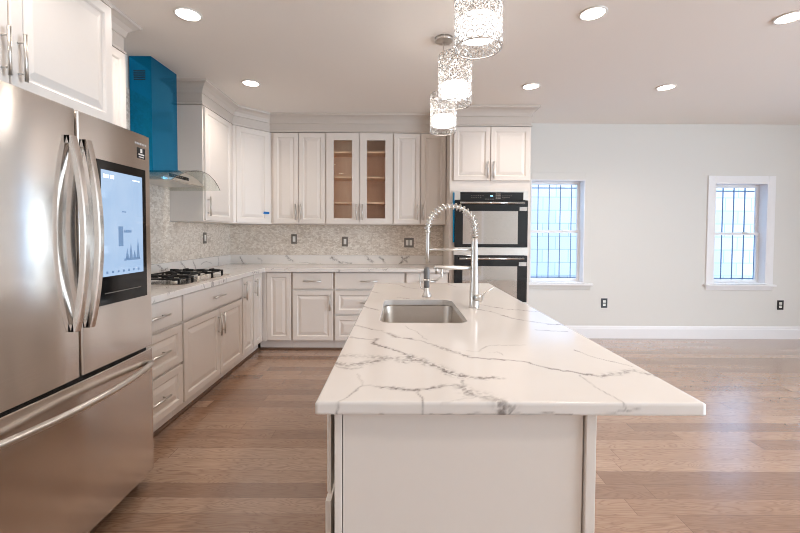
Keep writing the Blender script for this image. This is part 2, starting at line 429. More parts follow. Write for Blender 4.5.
def base_cab(label, loc, rz, w, layout, group='white base cabinets', dpt=.60, tw=0, tx=0):
    c = thing('base_cabinet', label, 'cabinet', loc, rz, group)
    body(c, w, dpt, .112, .872); toe(c, w+tw, dpt, tx)
    for it in layout:
        k = it[0]
        if k == 'dr': door(c, *it[1:5], name='drawer', raised=it[5], horiz=True, L=min(.19, (it[2]-it[1])*.6))
        else: door(c, *it[1:5], hside=it[5], hz=it[4]-.13)
    return c
FX = -1.481
D1, D2, D3 = (.683, .868), (.408, .672), (.116, .397)
def lc(y): return (FX, y, 0)
base_cab('white three-drawer base cabinet on the left wall right beside the steel refrigerator', lc(2.06), PI/2, .602,
         [('dr', .02, .597, *D1, False), ('dr', .02, .597, *D2, True), ('dr', .02, .597, *D3, True)])
base_cab('wide white base cabinet under the gas cooktop with one broad drawer over two doors', lc(2.664), PI/2, 1.012,
         [('dr', .006, 1.006, *D1, False), ('do', .006, .548, .116, .672, 'r'), ('do', .548, 1.006, .116, .672, 'l')])
base_cab('narrow white base cabinet with two slim full-height doors at the left counter\'s inner corner', lc(3.678), PI/2, .535,
         [('do', .006, .272, .116, .868, 'l'), ('do', .282, .53, .116, .868, 'l')], tw=.08)
BYF = 4.231
cc = base_cab('white corner base cabinet with a single tall panel door and no handle', (-1.455, BYF, 0), 0, .284,
         [('do', .012, .280, .116, .868, None)], dpt=.595, tx=-.085)
MB().box(-.040, .012, .004, .026, .112, .872).build('corner_filler', 'cabinet', cc)
base_cab('white base cabinet with a small drawer above one door, second from the corner', (-1.169, BYF, 0), 0, .458,
         [('dr', .006, .452, *D1, False), ('do', .006, .452, .116, .672, 'r')], dpt=.595)
base_cab('white three-drawer base cabinet on the back wall, partly behind the island', (-.709, BYF, 0), 0, .774,
         [('dr', .006, .768, *D1, False), ('dr', .006, .768, *D2, True), ('dr', .006, .768, *D3, True)], dpt=.595)
base_cab('white back-wall base cabinet beside the double oven, mostly hidden by the island', (.067, BYF, 0), 0, .472,
         [('dr', .006, .466, *D1, False), ('do', .006, .236, .116, .672, 'r'), ('do', .236, .466, .116, .672, 'l')], dpt=.595)

# L-shaped worktop
wt = MB().prism([(XL+.003, 2.05), (-1.452, 2.05), (-1.452, 4.202), (.538, 4.202), (.538, YB-.003), (XL+.003, YB-.003)], 'z', .8735, .915).build('worktop', 'quartz', None, .003)
tag(wt, 'L-shaped white quartz worktop running along the left and back walls', 'countertop')
MB().prism([(XL+.003, 2.05), (XL+.0225, 2.05), (XL+.0225, YB-.0225), (.538, YB-.0225), (.538, YB-.003), (XL+.003, YB-.003)], 'z', .915, 1.022).build('upstand', 'quartz', wt)
bs = MB().prism([(XL+.001, 2.05), (XL+.011, 2.05), (XL+.011, 2.568), (XL+.011, 3.566), (XL+.011, YB-.011), (.538, YB-.011), (.538, YB-.001), (XL+.001, YB-.001)], 'z', 1.0225, 1.393)
bs.box(XL+.001, XL+.011, 2.570, 3.564, 1.393, 2.40)
tag(bs.build('tile_backsplash', 'mosaic'), 'beige marble mosaic backsplash above the worktop on both walls', 'backsplash')

# wall cabinets
ZU = 1.396; H_U = 1.050
def wall_cab(label, loc, rz, w, doors, dpt=.318, h=H_U, name='wall_cabinet', hz=.14):
    c = thing(name, label, 'cabinet', loc, rz, 'white wall cabinets')
    MB().box(0, w, .021, dpt, 0, h).build('body', 'cabinet', c)
    for a, b, hs in doors: door(c, a, b, .006, h-.004, hs, hz)
    return c
wall_cab('white wall cabinet with one tall door just right of the range hood', (-1.77, 3.57, ZU), PI/2, .640, [(.012, .575, 'l')], dpt=.328)
# diagonal corner cabinet
p0, p1 = Vector((-1.77, 4.22)), Vector((-1.492, 4.515)); dd = p1-p0; ang = math.atan2(dd.y, dd.x); wd = dd.length
c = thing('corner_wall_cabinet', 'white diagonal wall cabinet with one door across the room corner', 'cabinet', (p0.x, p0.y, ZU), ang, 'white wall cabinets')
R = Matrix.Rotation(-ang, 2)
def lcl(x, y): v = R @ (Vector((x, y))-p0); return (v.x, v.y)
poly = [lcl(-1.79, 4.214), lcl(-1.485, 4.534), lcl(-1.485, YB-.012), lcl(XL+.012, YB-.012), lcl(XL+.012, 4.214)]
MB().prism(poly, 'z', 0, H_U).build('body', 'cabinet', c)
door(c, .012, wd-.008, .006, H_U-.004, None)
def bw(x0, x1, label, doors): return wall_cab(label, (x0, 4.511, ZU), 0, x1-x0, doors, dpt=.307)
bw(-1.482, -.851, 'white two-door wall cabinet between the diagonal corner cabinet and the glass-door one', [(.025, .320, 'r'), (.320, .628, 'l')])
bw(-.073, .538, 'white two-door wall cabinet between the glass-door one and the oven tower', [(.004, .312, 'r'), (.312, .607, 'l')])
g = thing('display_cabinet', 'white wall cabinet with two glazed doors showing empty wooden shelves', 'cabinet', (-.849, 4.511, ZU), 0, 'white wall cabinets')
wg = .774
m = MB(); t = .018; m.box(0, t, .021, .307, 0, H_U); m.box(wg-t, wg, .021, .307, 0, H_U); m.box(t, wg-t, .021, .307, 0, t); m.box(t, wg-t, .021, .307, H_U-t, H_U)
m.box(wg/2-.02, wg/2+.02, .021, .04, t, H_U-t); m.build('body', 'cabinet', g)
m = MB(); m.box(t, wg-t, .297, .3065, t, H_U-t); m.box(t, t+.004, .03, .297, t, H_U-t); m.box(wg-t-.004, wg-t, .03, .297, t, H_U-t); m.box(t, wg-t, .03, .297, t, t+.004); m.build('lining', 'maple', g)
for zz in (.262, .556, .846): MB().box(t+.004, wg-t-.004, .045, .297, zz-.019, zz).build('shelf', 'maple', g)
for a, b, hs in ((.004, .386, 'r'), (.386, .770, 'l')):
    m = MB(); x0, x1, z0, z1 = a+.003, b-.003, .009, H_U-.007; s_ = .083
    m.box(x0, x0+s_, 0, .02, z0, z1); m.box(x1-s_, x1, 0, .02, z0, z1); m.box(x0+s_, x1-s_, 0, .02, z0, z0+s_-.022); m.box(x0+s_, x1-s_, 0, .02, z1-s_+.004, z1)
    d = m.build('door', 'cabinet', g)
    MB().box(x0+s_-.006, x1-s_+.006, .008, .012, z0+s_-.028, z1-s_+.01).build('glass_pane', 'pane_glass', d)
    pull(d, (x1-.032) if hs == 'r' else (x0+.032), .14, True)
# cabinet between refrigerator and hood, cabinet above refrigerator
wall_cab('narrow white wall cabinet between the refrigerator and the range hood', (-1.77, 2.056, ZU), PI/2, .508, [(.004, .504, 'l')], dpt=.328)
c = wall_cab('deep white two-door cabinet above the steel refrigerator', (-1.48, .98, 1.835), PI/2, 1.07, [(.006, .525, 'r'), (.525, 1.064, 'l')], dpt=.618, h=.612, hz=.13)

# oven tower
t_ = thing('oven_tower', 'tall white cabinet housing the double oven with two doors on top', 'cabinet', (.541, 4.21, 0)); TW = .869
m = MB(); m.box(0, .058, .021, .6, .112, 2.447); m.box(TW-.045, TW, .021, .6, .112, 2.447); m.box(.058, TW-.045, .021, .6, 1.752, 2.447); m.box(.058, TW-.045, .021, .6, .112, .52); m.box(.058, TW-.045, .56, .6, .52, 1.752)
m.build('body', 'cabinet', t_); MB().box(0, TW, .08, .6, 0, .112).build('toe_kick', 'cabinet', t_)
door(t_, .034, .432, 1.862, 2.443, 'r', 1.975); door(t_, .432, .862, 1.862, 2.443, 'l', 1.975)
door(t_, .034, .862, .125, .50, name='drawer', horiz=True)
# double oven
ov = thing('double_oven', 'built-in steel and black glass double wall oven in the white tower', 'oven', (.603, 4.205, .525)); OW = .757
MB().box(.0, OW, .03, .55, 0, 1.218).build('oven_case', 'black_plastic', ov)
def fr(name, mat, x0, x1, z0, z1, y0=-.005, y1=.03, parent=None, bev=0): return MB().box(x0, x1, y0, y1, z0, z1).build(name, mat, parent or ov, bev)
Z0 = .525
m = MB(); m.box(-.02, OW+.02, -.003, .014, 1.741-Z0, 1.752-Z0); m.box(-.02, .048, -.003, .014, 1.66-Z0, 1.741-Z0); m.box(OW-.03, OW+.02, -.003, .014, 1.66-Z0, 1.741-Z0)
m.build('steel_trim', 'nickel', ov)
MB().box(-.02, OW+.02, -.012, .014, 1.065-Z0, 1.148-Z0).build('steel_band', 'nickel', ov); MB().box(-.02, OW+.02, -.003, .014, -.0, .03).build('steel_trim', 'nickel', ov)
cp = fr('control_panel', 'black_gloss', .05, OW-.032, 1.655-Z0, 1.739-Z0, -.004, .03)
m = MB()
for i in range(6): m.box(.165+i*.024, .178+i*.024, -.0046, -.004, 1.700-Z0, 1.704-Z0)
for i in range(5): m.box(.165+i*.024, .178+i*.024, -.0046, -.004, 1.679-Z0, 1.683-Z0)
m.build('panel_lettering', 'plate_grey', cp); m = MB()
for i in range(5): m.box(.50+i*.022, .512+i*.022, -.0046, -.004, 1.700-Z0, 1.704-Z0)
for i in range(4): m.box(.50+i*.022, .512+i*.022, -.0046, -.004, 1.681-Z0, 1.685-Z0)
m.build('panel_lettering', 'plate_grey', cp); m = MB()
for i in range(4): m.box(.315+i*.025, .335+i*.025, -.0046, -.004, 1.664-Z0, 1.670-Z0)
m.build('panel_lettering', 'plate_grey', cp)
MB().box(.372, .398, -.0046, -.004, 1.696-Z0, 1.706-Z0).build('clock_display', 'led_blue', cp)
m = MB()
for i in range(3):
    for j in range(4): m.box(.428+i*.019, .443+i*.019, -.0046, -.004, 1.667+j*.0165-Z0, 1.678+j*.0165-Z0)
m.build('keypad', 'plate_grey', cp)
for (za, zb, zh) in ((1.15, 1.652, 1.622), (.56, 1.062, 1.030)):
    d = fr('oven_door', 'black_gloss', -.012, OW+.012, za-Z0, zb-Z0, -.03, .028, bev=.003)
    MB().box(.075, OW-.095, -.0312, -.0302, za+.035-Z0, zb-.115-Z0).build('door_window', 'oven_glass' if 'oven_glass' in MATS else 'black_gloss', d)
    m = MB(); m.tube([(.035, -.068, zh-Z0), (OW-.035, -.068, zh-Z0)], .011, 12)
    for xx in (.07, OW-.07): m.tube([(xx, -.068, zh-Z0), (xx, -.028, zh-Z0)], .009, 8)
    m.build('door_handle', 'chrome', d)
    MB().box(OW-.078, OW+.004, -.0312, -.0302, zb-.112-Z0, zb-.07-Z0).build('label_sticker', 'sticker_grey', d)
MB().box(-.028, -.014, -.012, .016, 1.20-Z0, 1.735-Z0).build('protective_film', 'blue_film', ov)

# ---------------------------------------------------------------- island
IX0, IX1, IY0, IY1 = -.187, .692, .866, 2.988
SK = (-.083, .298, 1.645, 2.225, .055)
VEINS = [
  (0.006, 1, [(-0.08, 1.39), (-0.091, 1.342), (-0.072, 1.312), (-0.043, 1.287), (-0.003, 1.242), (0.029, 1.204)]),
  (0.013, 0.9, [(0.029, 1.204), (0.038, 1.163), (0.068, 1.153), (0.095, 1.119), (0.117, 1.098), (0.139, 1.051), (0.168, 1.025)]),
  (0.007, 0.9, [(0.168, 1.025), (0.198, 1.015), (0.223, 1.008), (0.244, 1.019), (0.265, 1.008)]),
  (0.005, 0.6, [(-0.171, 1.416), (-0.137, 1.396), (-0.088, 1.377)]),
  (0.012, 0.55, [(-0.189, 1.184), (-0.168, 1.204), (-0.119, 1.19), (-0.082, 1.186), (-0.042, 1.186), (0.004, 1.158)]),
  (0.012, 0.75, [(-0.182, 1.12), (-0.14, 1.112), (-0.099, 1.13), (-0.056, 1.149), (-0.045, 1.177), (-0.002, 1.172), (0.018, 1.149)]),
  (0.006, 0.5, [(-0.178, 1.095), (-0.136, 1.079), (-0.11, 1.096)]),
  (0.003, 0.6, [(-0.141, 0.839), (-0.139, 0.865), (-0.119, 0.89), (-0.101, 0.933), (-0.084, 0.962)]),
  (0.003, 0.3, [(-0.084, 0.962), (-0.1, 0.998), (-0.115, 1.041)]),
  (0.003, 0.6, [(-0.084, 0.962), (-0.044, 0.96)]),
  (0.006, 0.95, [(-0.044, 0.96), (-0.019, 0.947), (0.014, 0.937), (0.039, 0.932), (0.072, 0.942), (0.102, 0.956), (0.116, 0.967), (0.145, 0.962), (0.156, 0.952)]),
  (0.014, 0.85, [(0.156, 0.952), (0.163, 0.921), (0.193, 0.907), (0.22, 0.888), (0.24, 0.866)]),
  (0.0025, 0.6, [(0.039, 0.932), (0.052, 0.891), (0.052, 0.863), (0.048, 0.84)]),
  (0.005, 0.7, [(0.163, 0.996), (0.159, 0.954)]),
  (0.0025, 0.4, [(0.094, 0.873), (0.153, 0.89), (0.19, 0.901)]),
  (0.007, 0.8, [(-0.049, 1.475), (-0.022, 1.426), (0.021, 1.41)]),
  (0.004, 0.7, [(0.021, 1.41), (0.068, 1.379), (0.112, 1.325), (0.122, 1.306)]),
  (0.008, 0.85, [(0.122, 1.306), (0.152, 1.272), (0.191, 1.232), (0.217, 1.181)]),
  (0.005, 1, [(0.217, 1.181), (0.265, 1.177), (0.317, 1.166), (0.372, 1.141), (0.415, 1.098), (0.452, 1.07), (0.486, 1.058), (0.516, 1.04)]),
  (0.008, 0.9, [(0.516, 1.04), (0.544, 1.033), (0.593, 1.053), (0.654, 1.072), (0.672, 1.049), (0.696, 1.027)]),
  (0.0035, 0.7, [(0.576, 1.271), (0.598, 1.208), (0.633, 1.157), (0.67, 1.105)]),
  (0.003, 0.5, [(0.488, 1.04), (0.49, 0.958), (0.499, 0.91), (0.508, 0.867), (0.517, 0.848)]),
  (0.003, 0.4, [(0.454, 0.842), (0.517, 0.848), (0.544, 0.851)]),
  (0.0035, 0.45, [(0.22, 1.251), (0.257, 1.241), (0.299, 1.308), (0.336, 1.318), (0.431, 1.326)]),
  (0.003, 0.4, [(0.287, 1.231), (0.315, 1.242), (0.323, 1.211)]),
  (0.006, 0.8, [(0.396, 1.957), (0.454, 1.883), (0.514, 1.737), (0.598, 1.657), (0.703, 1.601)]),
  (0.007, 0.7, [(0.438, 2.077), (0.511, 1.986), (0.593, 1.936), (0.691, 1.888)]),
  (0.005, 0.8, [(0.546, 1.531), (0.654, 1.506)]),
  (0.008, 0.6, [(-0.181, 2.025), (-0.135, 1.945), (-0.104, 1.92)]),
  (0.006, 0.6, [(-0.179, 1.595), (-0.132, 1.552), (-0.066, 1.505)]),
  (0.006, 0.6, [(-0.179, 1.415), (-0.141, 1.389)]),
  (0.007, 0.7, [(-0.045, 1.468), (-0.007, 1.418), (0.046, 1.405)]),
  (0.003, 0.45, [(0.025, 1.589), (0.073, 1.481), (0.097, 1.379)]),
  (0.006, 0.5, [(-0.093, 2.973), (0.006, 2.861), (0.042, 2.754), (0.129, 2.658)]),
  (0.006, 0.5, [(0.356, 2.959), (0.405, 2.766), (0.505, 2.769)]),
  (0.006, 0.5, [(-0.191, 2.555), (-0.134, 2.471)]),
  (0.006, 0.6, [(-0.006, 2.3), (0.063, 2.249), (0.143, 2.234)]),
  (0.01, 1, [(0.226, 0.869), (0.229, 0.843)]),
  (0.012, 1, [(0.235, 0.866), (0.238, 0.843)]),
  (0.004, 1, [(0.255, 0.866), (0.247, 0.845)]),
  (0.003, 0.6, [(0.071, 0.843), (0.093, 0.844), (0.15, 0.84), (0.183, 0.845), (0.222, 0.844), (0.262, 0.847), (0.296, 0.841), (0.337, 0.845), (0.386, 0.843)]),
  (0.0025, 0.5, [(-0.042, 0.843), (-0.033, 0.843)]),
]

def vnoise(x, y, sc_, seed):
    rs = np.random.RandomState(seed); G = rs.rand(256, 256); X = x*sc_+77; Y = y*sc_+77
    xi = np.floor(X).astype(int); yi = np.floor(Y).astype(int); fx = X-xi; fy = Y-yi; fx = fx*fx*(3-2*fx); fy = fy*fy*(3-2*fy)
    g = lambda a, b: G[a % 256, b % 256]
    return (g(xi, yi)*(1-fx)+g(xi+1, yi)*fx)*(1-fy)+(g(xi, yi+1)*(1-fx)+g(xi+1, yi+1)*fx)*fy
def vein_value(x, y):
    wx = x+.010*(vnoise(x, y, 22, 1)-.5)+.007*(vnoise(x, y, 70, 2)-.5); wy = y+.014*(vnoise(x, y, 22, 3)-.5)+.009*(vnoise(x, y, 70, 4)-.5)
    val = np.zeros_like(x); brk = vnoise(x, y, 160, 5); mod = .30+.80*vnoise(x, y, 30, 6)
    for wd_, st, pts in VEINS:
        dm = np.full_like(x, 9.)
        for (ax, ay), (bx, by) in zip(pts, pts[1:]):
            dx, dy = bx-ax, by-ay; L2 = dx*dx+dy*dy+1e-9
            tt = np.clip(((wx-ax)*dx+(wy-ay)*dy)/L2, 0, 1); dm = np.minimum(dm, np.hypot(wx-ax-tt*dx, wy-ay-tt*dy))
        core = np.exp(-(dm/(min(wd_, .0045)*.8))**2)*(.8 if wd_ > .006 else 1)
        v = core*(mod+.12)
        if wd_ > .005: v = np.maximum(v*(.4+.9*brk), np.exp(-(dm/(wd_*1.25))**2)*np.clip((brk-.30)*2.4, 0, .9)*(mod+.25))
        val = np.maximum(val, np.clip(v*st*1.25, 0, 1))
    return val
def island_top():
    sx0, sx1, sy0, sy1, r = SK; nx, ny = 216, 424; b = .003
    xs = np.linspace(IX0+b, IX1-b, nx+1); ys = np.linspace(IY0+b, IY1-b, ny+1)
    def sdf(x, y):
        cx, cy = (sx0+sx1)/2, (sy0+sy1)/2; qx = abs(x-cx)-((sx1-sx0)/2-r); qy = abs(y-cy)-((sy1-sy0)/2-r)
        return math.hypot(max(qx, 0), max(qy, 0))+min(max(qx, qy), 0)-r
    V = []; P = []; keep = {}
    ins = {}
    for j, y in enumerate(ys):
        for i, x in enumerate(xs):
            near = sx0-.01 < x < sx1+.01 and sy0-.01 < y < sy1+.01
            ins[i, j] = near and sdf(x, y) < 0
    F = []
    def vid(i, j):
        if (i, j) not in keep:
            x, y = float(xs[i]), float(ys[j])
            if ins[i, j]:
                e = 1e-4
                for _ in range(3):
                    d = sdf(x, y); gx = (sdf(x+e, y)-sdf(x-e, y))/(2*e); gy = (sdf(x, y+e)-sdf(x, y-e))/(2*e); x -= d*gx; y -= d*gy
            keep[i, j] = len(V); V.append((x, y, .915)); P.append((x, y))
        return keep[i, j]
    hole = set()
    for j in range(ny):
        for i in range(nx):
            cs = [(i, j), (i+1, j), (i+1, j+1), (i, j+1)]
            if all(ins[c_] for c_ in cs): continue
            F.append(tuple(vid(*c_) for c_ in cs))
    # boundary edges
    from collections import Counter
    ec = Counter()
    for f in F:
        for a, b_ in zip(f, f[1:]+f[:1]): ec[frozenset((a, b_))] += 1
    n_top = len(V)
    bd = []
    for f in F:
        for a, b_ in zip(f, f[1:]+f[:1]):
            if ec[frozenset((a, b_))] == 1: bd.append((a, b_))
    lev = [(.0009, .0009), (.003, .003), (.003, .008), (.003, .013), (.003, .018), (.003, .023), (.003, .027), (.0, .030)]
    cache = {}
    def down(a, k):
        if (a, k) in cache: return cache[a, k]
        x, y, z = V[a]; out, dz = lev[k]
        inner = sx0-.006 < x < sx1+.006 and sy0-.006 < y < sy1+.006
        if inner: nxt = (x, y, .915-dz); p = (x, y)
        else:
            ox = -1 if abs(x-xs[0]) < 1e-6 else (1 if abs(x-xs[-1]) < 1e-6 else 0); oy = -1 if abs(y-ys[0]) < 1e-6 else (1 if abs(y-ys[-1]) < 1e-6 else 0)
            nxt = (x+ox*out, y+oy*out, .915-dz); p = (x+ox*dz, y+oy*(dz+.0)); 
        V.append(nxt); P.append(p); cache[a, k] = len(V)-1; return cache[a, k]
    for a, b_ in bd:
        pa, pb = a, b_
        for k in range(len(lev)):
            qa, qb = down(a, k), down(b_, k); F.append((pb, pa, qa, qb)); pa, pb = qa, qb
    # underside: coarse ring
    me = bpy.data.meshes.new('island_worktop'); me.from_pydata(V, [], F); me.update()
    me.polygons.foreach_set('use_smooth', [True]*len(me.polygons))
    P_ = np.array(P); at_ = me.attributes.new('vein', 'FLOAT', 'POINT'); at_.data.foreach_set('value', vein_value(P_[:, 0], P_[:, 1]).astype(np.float32))
    me.materials.append(MATS['quartz_island']); o = bpy.data.objects.new('island_worktop', me); COL.objects.link(o)
    bpy_bottom = MB()
    for (a, b_, c_, d_) in ((IX0+.004, sx0-.002, IY0+.004, IY1-.004), (sx1+.002, IX1-.004, IY0+.004, IY1-.004), (sx0-.002, sx1+.002, IY0+.004, sy0-.002), (sx0-.002, sx1+.002, sy1+.002, IY1-.004)):
        bpy_bottom.box(a, b_, c_, d_, .8855, .900)
    bpy_bottom.build('slab_core', 'quartz', o)
    return o
STREAKS_BACK = [(0.012, 1, [(-0.842, 0.994), (-0.78, 0.963), (-0.706, 0.914)]), (0.006, 0.8, [(-0.755, 0.938), (-0.583, 0.921)]), (0.009, 0.9, [(-1.396, 1.01), (-1.359, 0.973), (-1.31, 0.948)]), (0.012, 0.9, [(-0.41, 1.002), (-0.373, 0.965), (-0.324, 0.94)]), (0.01, 0.9, [(-0.238, 1.002), (-0.201, 0.966), (-0.176, 0.916)]), (0.012, 1, [(0.009, 0.917), (0.058, 0.979), (0.108, 1.004)]), (0.009, 0.9, [(0.034, 1.004), (0.096, 0.942)]), (0.01, 0.8, [(-1.963, 0.995), (-1.926, 0.921), (-1.889, 0.896)]), (0.006, 0.6, [(-1.741, 0.983), (-1.692, 0.959), (-1.705, 0.897)]), (0.005, 0.5, [(-1.224, 0.936), (-0.953, 0.913)]), (0.006, 0.6, [(0.317, 0.993), (0.379, 0.944)])]
STREAKS_LEFT = [(0.01, 1, [(3.712, 1.013), (3.763, 0.961), (3.815, 0.927)]), (0.009, 0.9, [(3.928, 0.997), (3.984, 0.911)]), (0.008, 0.9, [(4.471, 1.026), (4.494, 0.955), (4.468, 0.911)]), (0.01, 1, [(4.845, 1.029), (4.932, 0.961), (4.992, 0.919)]), (0.008, 0.7, [(3.344, 1.014), (3.428, 0.963), (3.487, 0.975), (3.385, 0.958)]), (0.005, 0.5, [(4.086, 0.964), (4.192, 0.977), (4.326, 0.957)])]
def streaked_face(name, a0, a1, along_x, streaks):
    n = int((a1-a0)/.006); k = 16; V = []; U = []
    for j in range(k+1):
        z = .916+(1.0215-.916)*j/k
        for i in range(n+1):
            a = a0+(a1-a0)*i/n; U.append((a, z)); V.append((a, YB-.0235, z) if along_x else (XL+.0235, a, z))
    F = [(j*(n+1)+i, j*(n+1)+i+1, (j+1)*(n+1)+i+1, (j+1)*(n+1)+i) for j in range(k) for i in range(n)]
    back = [(a, YB-.0225, z) if along_x else (XL+.0225, a, z) for a, z in ((a0, .916), (a1, .916), (a1, 1.0215), (a0, 1.0215))]
    b = len(V); V += back; c0, c1, c2, c3 = 0, n, k*(n+1)+n, k*(n+1)
    F += [(c0, b, b+1, c1), (c3, c2, b+2, b+3), (b, b+3, b+2, b+1)]
    me = bpy.data.meshes.new(name); me.from_pydata(V, [], F); me.update(); bm = bmesh.new(); bm.from_mesh(me); bmesh.ops.recalc_face_normals(bm, faces=bm.faces); bm.to_mesh(me); bm.free()
    P_ = np.array(U+[(0, 0)]*4); global VEINS; keep = VEINS; VEINS = streaks; val = vein_value(P_[:, 0], P_[:, 1]); VEINS = keep
    at_ = me.attributes.new('vein', 'FLOAT', 'POINT'); at_.data.foreach_set('value', val.astype(np.float32))
    me.materials.append(MATS['quartz_island']); o = bpy.data.objects.new(name, me); COL.objects.link(o); o.parent = wt
streaked_face('upstand_face', XL+.0245, .538, True, STREAKS_BACK); streaked_face('upstand_face', 2.05, YB-.0245, False, STREAKS_LEFT)
tag(island_top(), 'large white quartz island worktop with bold grey veins and a sink cutout', 'countertop')

isl = thing('kitchen_island', 'white kitchen island base under the grey-veined quartz worktop', 'kitchen island', (0, 0, 0))
m = MB(); m.box(-.147, .458, .925, 1.60, .112, .884); m.box(-.147, .458, 2.27, 2.95, .112, .884); m.box(-.147, -.13, 1.6, 2.27, .112, .884); m.box(.44, .458, 1.6, 2.27, .112, .884); m.box(-.13, .44, 1.6, 2.27, .112, .62)
m.build('body', 'cabinet', isl)
MB().box(-.085, .44, .93, 2.94, 0, .112).build('toe_kick', 'cabinet', isl)
MB().box(-.1500, -.1325, .9, .912, 0, .884).build('end_stile', 'cabinet', isl, .001)
MB().box(-.1305, .4335, .9015, .925, 0, .884).build('end_panel', 'cabinet', isl, .001)
MB().box(.437, .461, .893, .925, 0, .884).build('end_post', 'cabinet', isl, .002)
MB().box(-.146, .437, .912, .926, .0, .884).build('gap_strip', 'cabinet_gap', isl)
for i, (ya, yb, kind) in enumerate(((.915, 1.58, 'dd'), (1.59, 2.28, 'dd'), (2.29, 2.945, 'dd'))):
    holder_rot = Matrix.Translation((-.172, yb, 0)) @ Matrix.Rotation(-PI/2, 4, 'Z')
    W_ = yb-ya; objs = []
    objs.append(door(isl, .004, W_-.004, .662, .872, name='drawer', raised=False, horiz=True, t=.010))
    objs.append(door(isl, .004, W_/2, .116, .652, 'r', .53, t=.014)); objs.append(door(isl, W_/2, W_-.004, .116, .652, 'l', .53, t=.014))
    for k, q in enumerate(objs):
        q.data.transform(holder_rot if k == 0 else Matrix.Translation((-.004, 0, 0)) @ holder_rot)
        for ch in q.children: ch.data.transform(holder_rot)

# sink
sk = thing('kitchen_sink', 'undermount stainless steel sink set in the island worktop', 'sink', ((SK[0]+SK[1])/2, (SK[2]+SK[3])/2, .884))
def rrect(hx, hy, r, n=8):
    out = []
    for k, (cx, cy) in enumerate(((hx-r, hy-r), (-hx+r, hy-r), (-hx+r, -hy+r), (hx-r, -hy+r))):
        for i in range(n+1):
            t = PI/2*(k+i/n); out.append((cx+r*math.cos(t), cy+r*math.sin(t)))
    return out
hx, hy = (SK[1]-SK[0])/2+.004, (SK[3]-SK[2])/2+.004
rings = [(rrect(hx+.02, hy+.02, .07), 0), (rrect(hx, hy, .058), 0), (rrect(hx-.003, hy-.003, .056), -.006), (rrect(hx-.010, hy-.010, .05), -.20), (rrect(hx-.018, hy-.018, .045), -.222), (rrect(hx-.04, hy-.04, .03), -.232), (rrect(.05, .05, .049), -.236)]
vs = [(x, y, z) for p, z in rings for x, y in p]; n = len(rings[0][0])
fs = [(i*n+k, i*n+(k+1) % n, (i+1)*n+(k+1) % n, (i+1)*n+k) for i in range(len(rings)-1) for k in range(n)]
bo = MB().add(vs, fs, True).build('basin', 'sink_steel', sk); so = bo.modifiers.new('thick', 'SOLIDIFY'); so.thickness = .0015; so.offset = 1
MB().lathe([(.0, -.2365), (.046, -.2365), (.052, -.234), (.052, -.238), (0, -.245)], n=24).build('drain', 'chrome', sk)

# faucet
fa = thing('kitchen_faucet', 'tall chrome spring-neck pull-down faucet standing beside the island sink', 'faucet', (.388, 2.01, .915))
MB().lathe([(.027, 0), (.027, .004), (.024, .008), (.0235, .06), (.021, .12), (.018, .22), (.0165, .33), (.0165, .353), (.013, .357)], n=24).build('column', 'nickel', fa)
arch = []
AR, zb = .121, .357
for i in range(25):
    t = i/24*PI; arch.append((-AR+AR*math.cos(t), 0, zb+.045+.118*math.sin(t)))
neck = [(0, 0, zb)]+arch+[(-2*AR, 0, zb+.02), (-2*AR-.001, 0, zb-.06), (-2*AR-.003, 0, zb-.13)]
MB().tube(neck, .0085, 12).build('hose', 'nickel', fa)
coil = []; tot = 21
for i in range(tot*12+1):
    s_ = i/12/tot; 
    if s_ < .12: c0 = Vector((0, 0, zb+.002+s_/.12*.043)); T = Vector((0, 0, 1))
    else:
        t = (s_-.12)/.88*PI; c0 = Vector((-AR+AR*math.cos(t), 0, zb+.045+.118*math.sin(t))); T = Vector((-AR*math.sin(t), 0, .118*math.cos(t))).normalized()
    N_ = Vector((0, 1, 0)); B_ = T.cross(N_); a = 2*PI*i/12
    coil.append(c0+(N_*math.cos(a)+B_*math.sin(a))*.0155)
MB().tube(coil, .0034, 6).build('spring', 'chrome', fa)
MB().lathe([(.013, .0), (.0135, .006), (.0135, .012), (.010, .014)], (-2*AR, 0, zb+.025), 16).build('collar', 'nickel', fa)
MB().tube([(-.012, 0, .297), (-2*AR-.001, 0, .297)], .0055, 10).build('support_arm', 'nickel', fa)
sh = MB().lathe([(.013, .10), (.015, .105), (.0155, .19), (.013, .20), (.0095, .205)], (-2*AR-.004, 0, .0), 20).build('spray_grip', 'rubber', fa)
MB().lathe([(.022, .052), (.024, .056), (.021, .064), (.013, .080), (.012, .10), (.010, .102)], (-2*AR-.004, 0, 0), 20).build('spray_nozzle', 'nickel', sh)
MB().tube([(-2*AR-.018, 0, .185), (-2*AR-.036, 0, .18), (-2*AR-.040, 0, .14), (-2*AR-.036, 0, .10), (-2*AR-.02, 0, .092), (-2*AR-.01, 0, .11)], .0035, 8).build('spray_lever', 'nickel', sh)
m = MB(); m.tube([(-.010, 0, .203), (-.19, 0, .205), (-.205, 0, .205)], .0105, 12); m.tube([(-.195, 0, .212), (-.195, 0, .17)], .008, 10); m.build('filler_spout', 'nickel', fa)
m = MB(); m.tube([(-.168, 0, .198), (-.168, 0, .155), (-.19, 0, .142), (-2*AR+.02, 0, .138)], .006, 8); m.lathe([(.018, -.005), (.018, .005)], (-2*AR-.004, 0, .14), 20); m.build('spray_holder', 'nickel', fa)
m = MB(); m.tube([(.0, -.010, .052), (.034, -.034, .052)], .0185, 16); m.build('lever_hub', 'nickel', fa)
MB().tube([(.026, -.030, .060), (.055, -.032, .083), (.092, -.032, .108)], [.005, .0038, .003], 8).build('lever', 'nickel', fa)

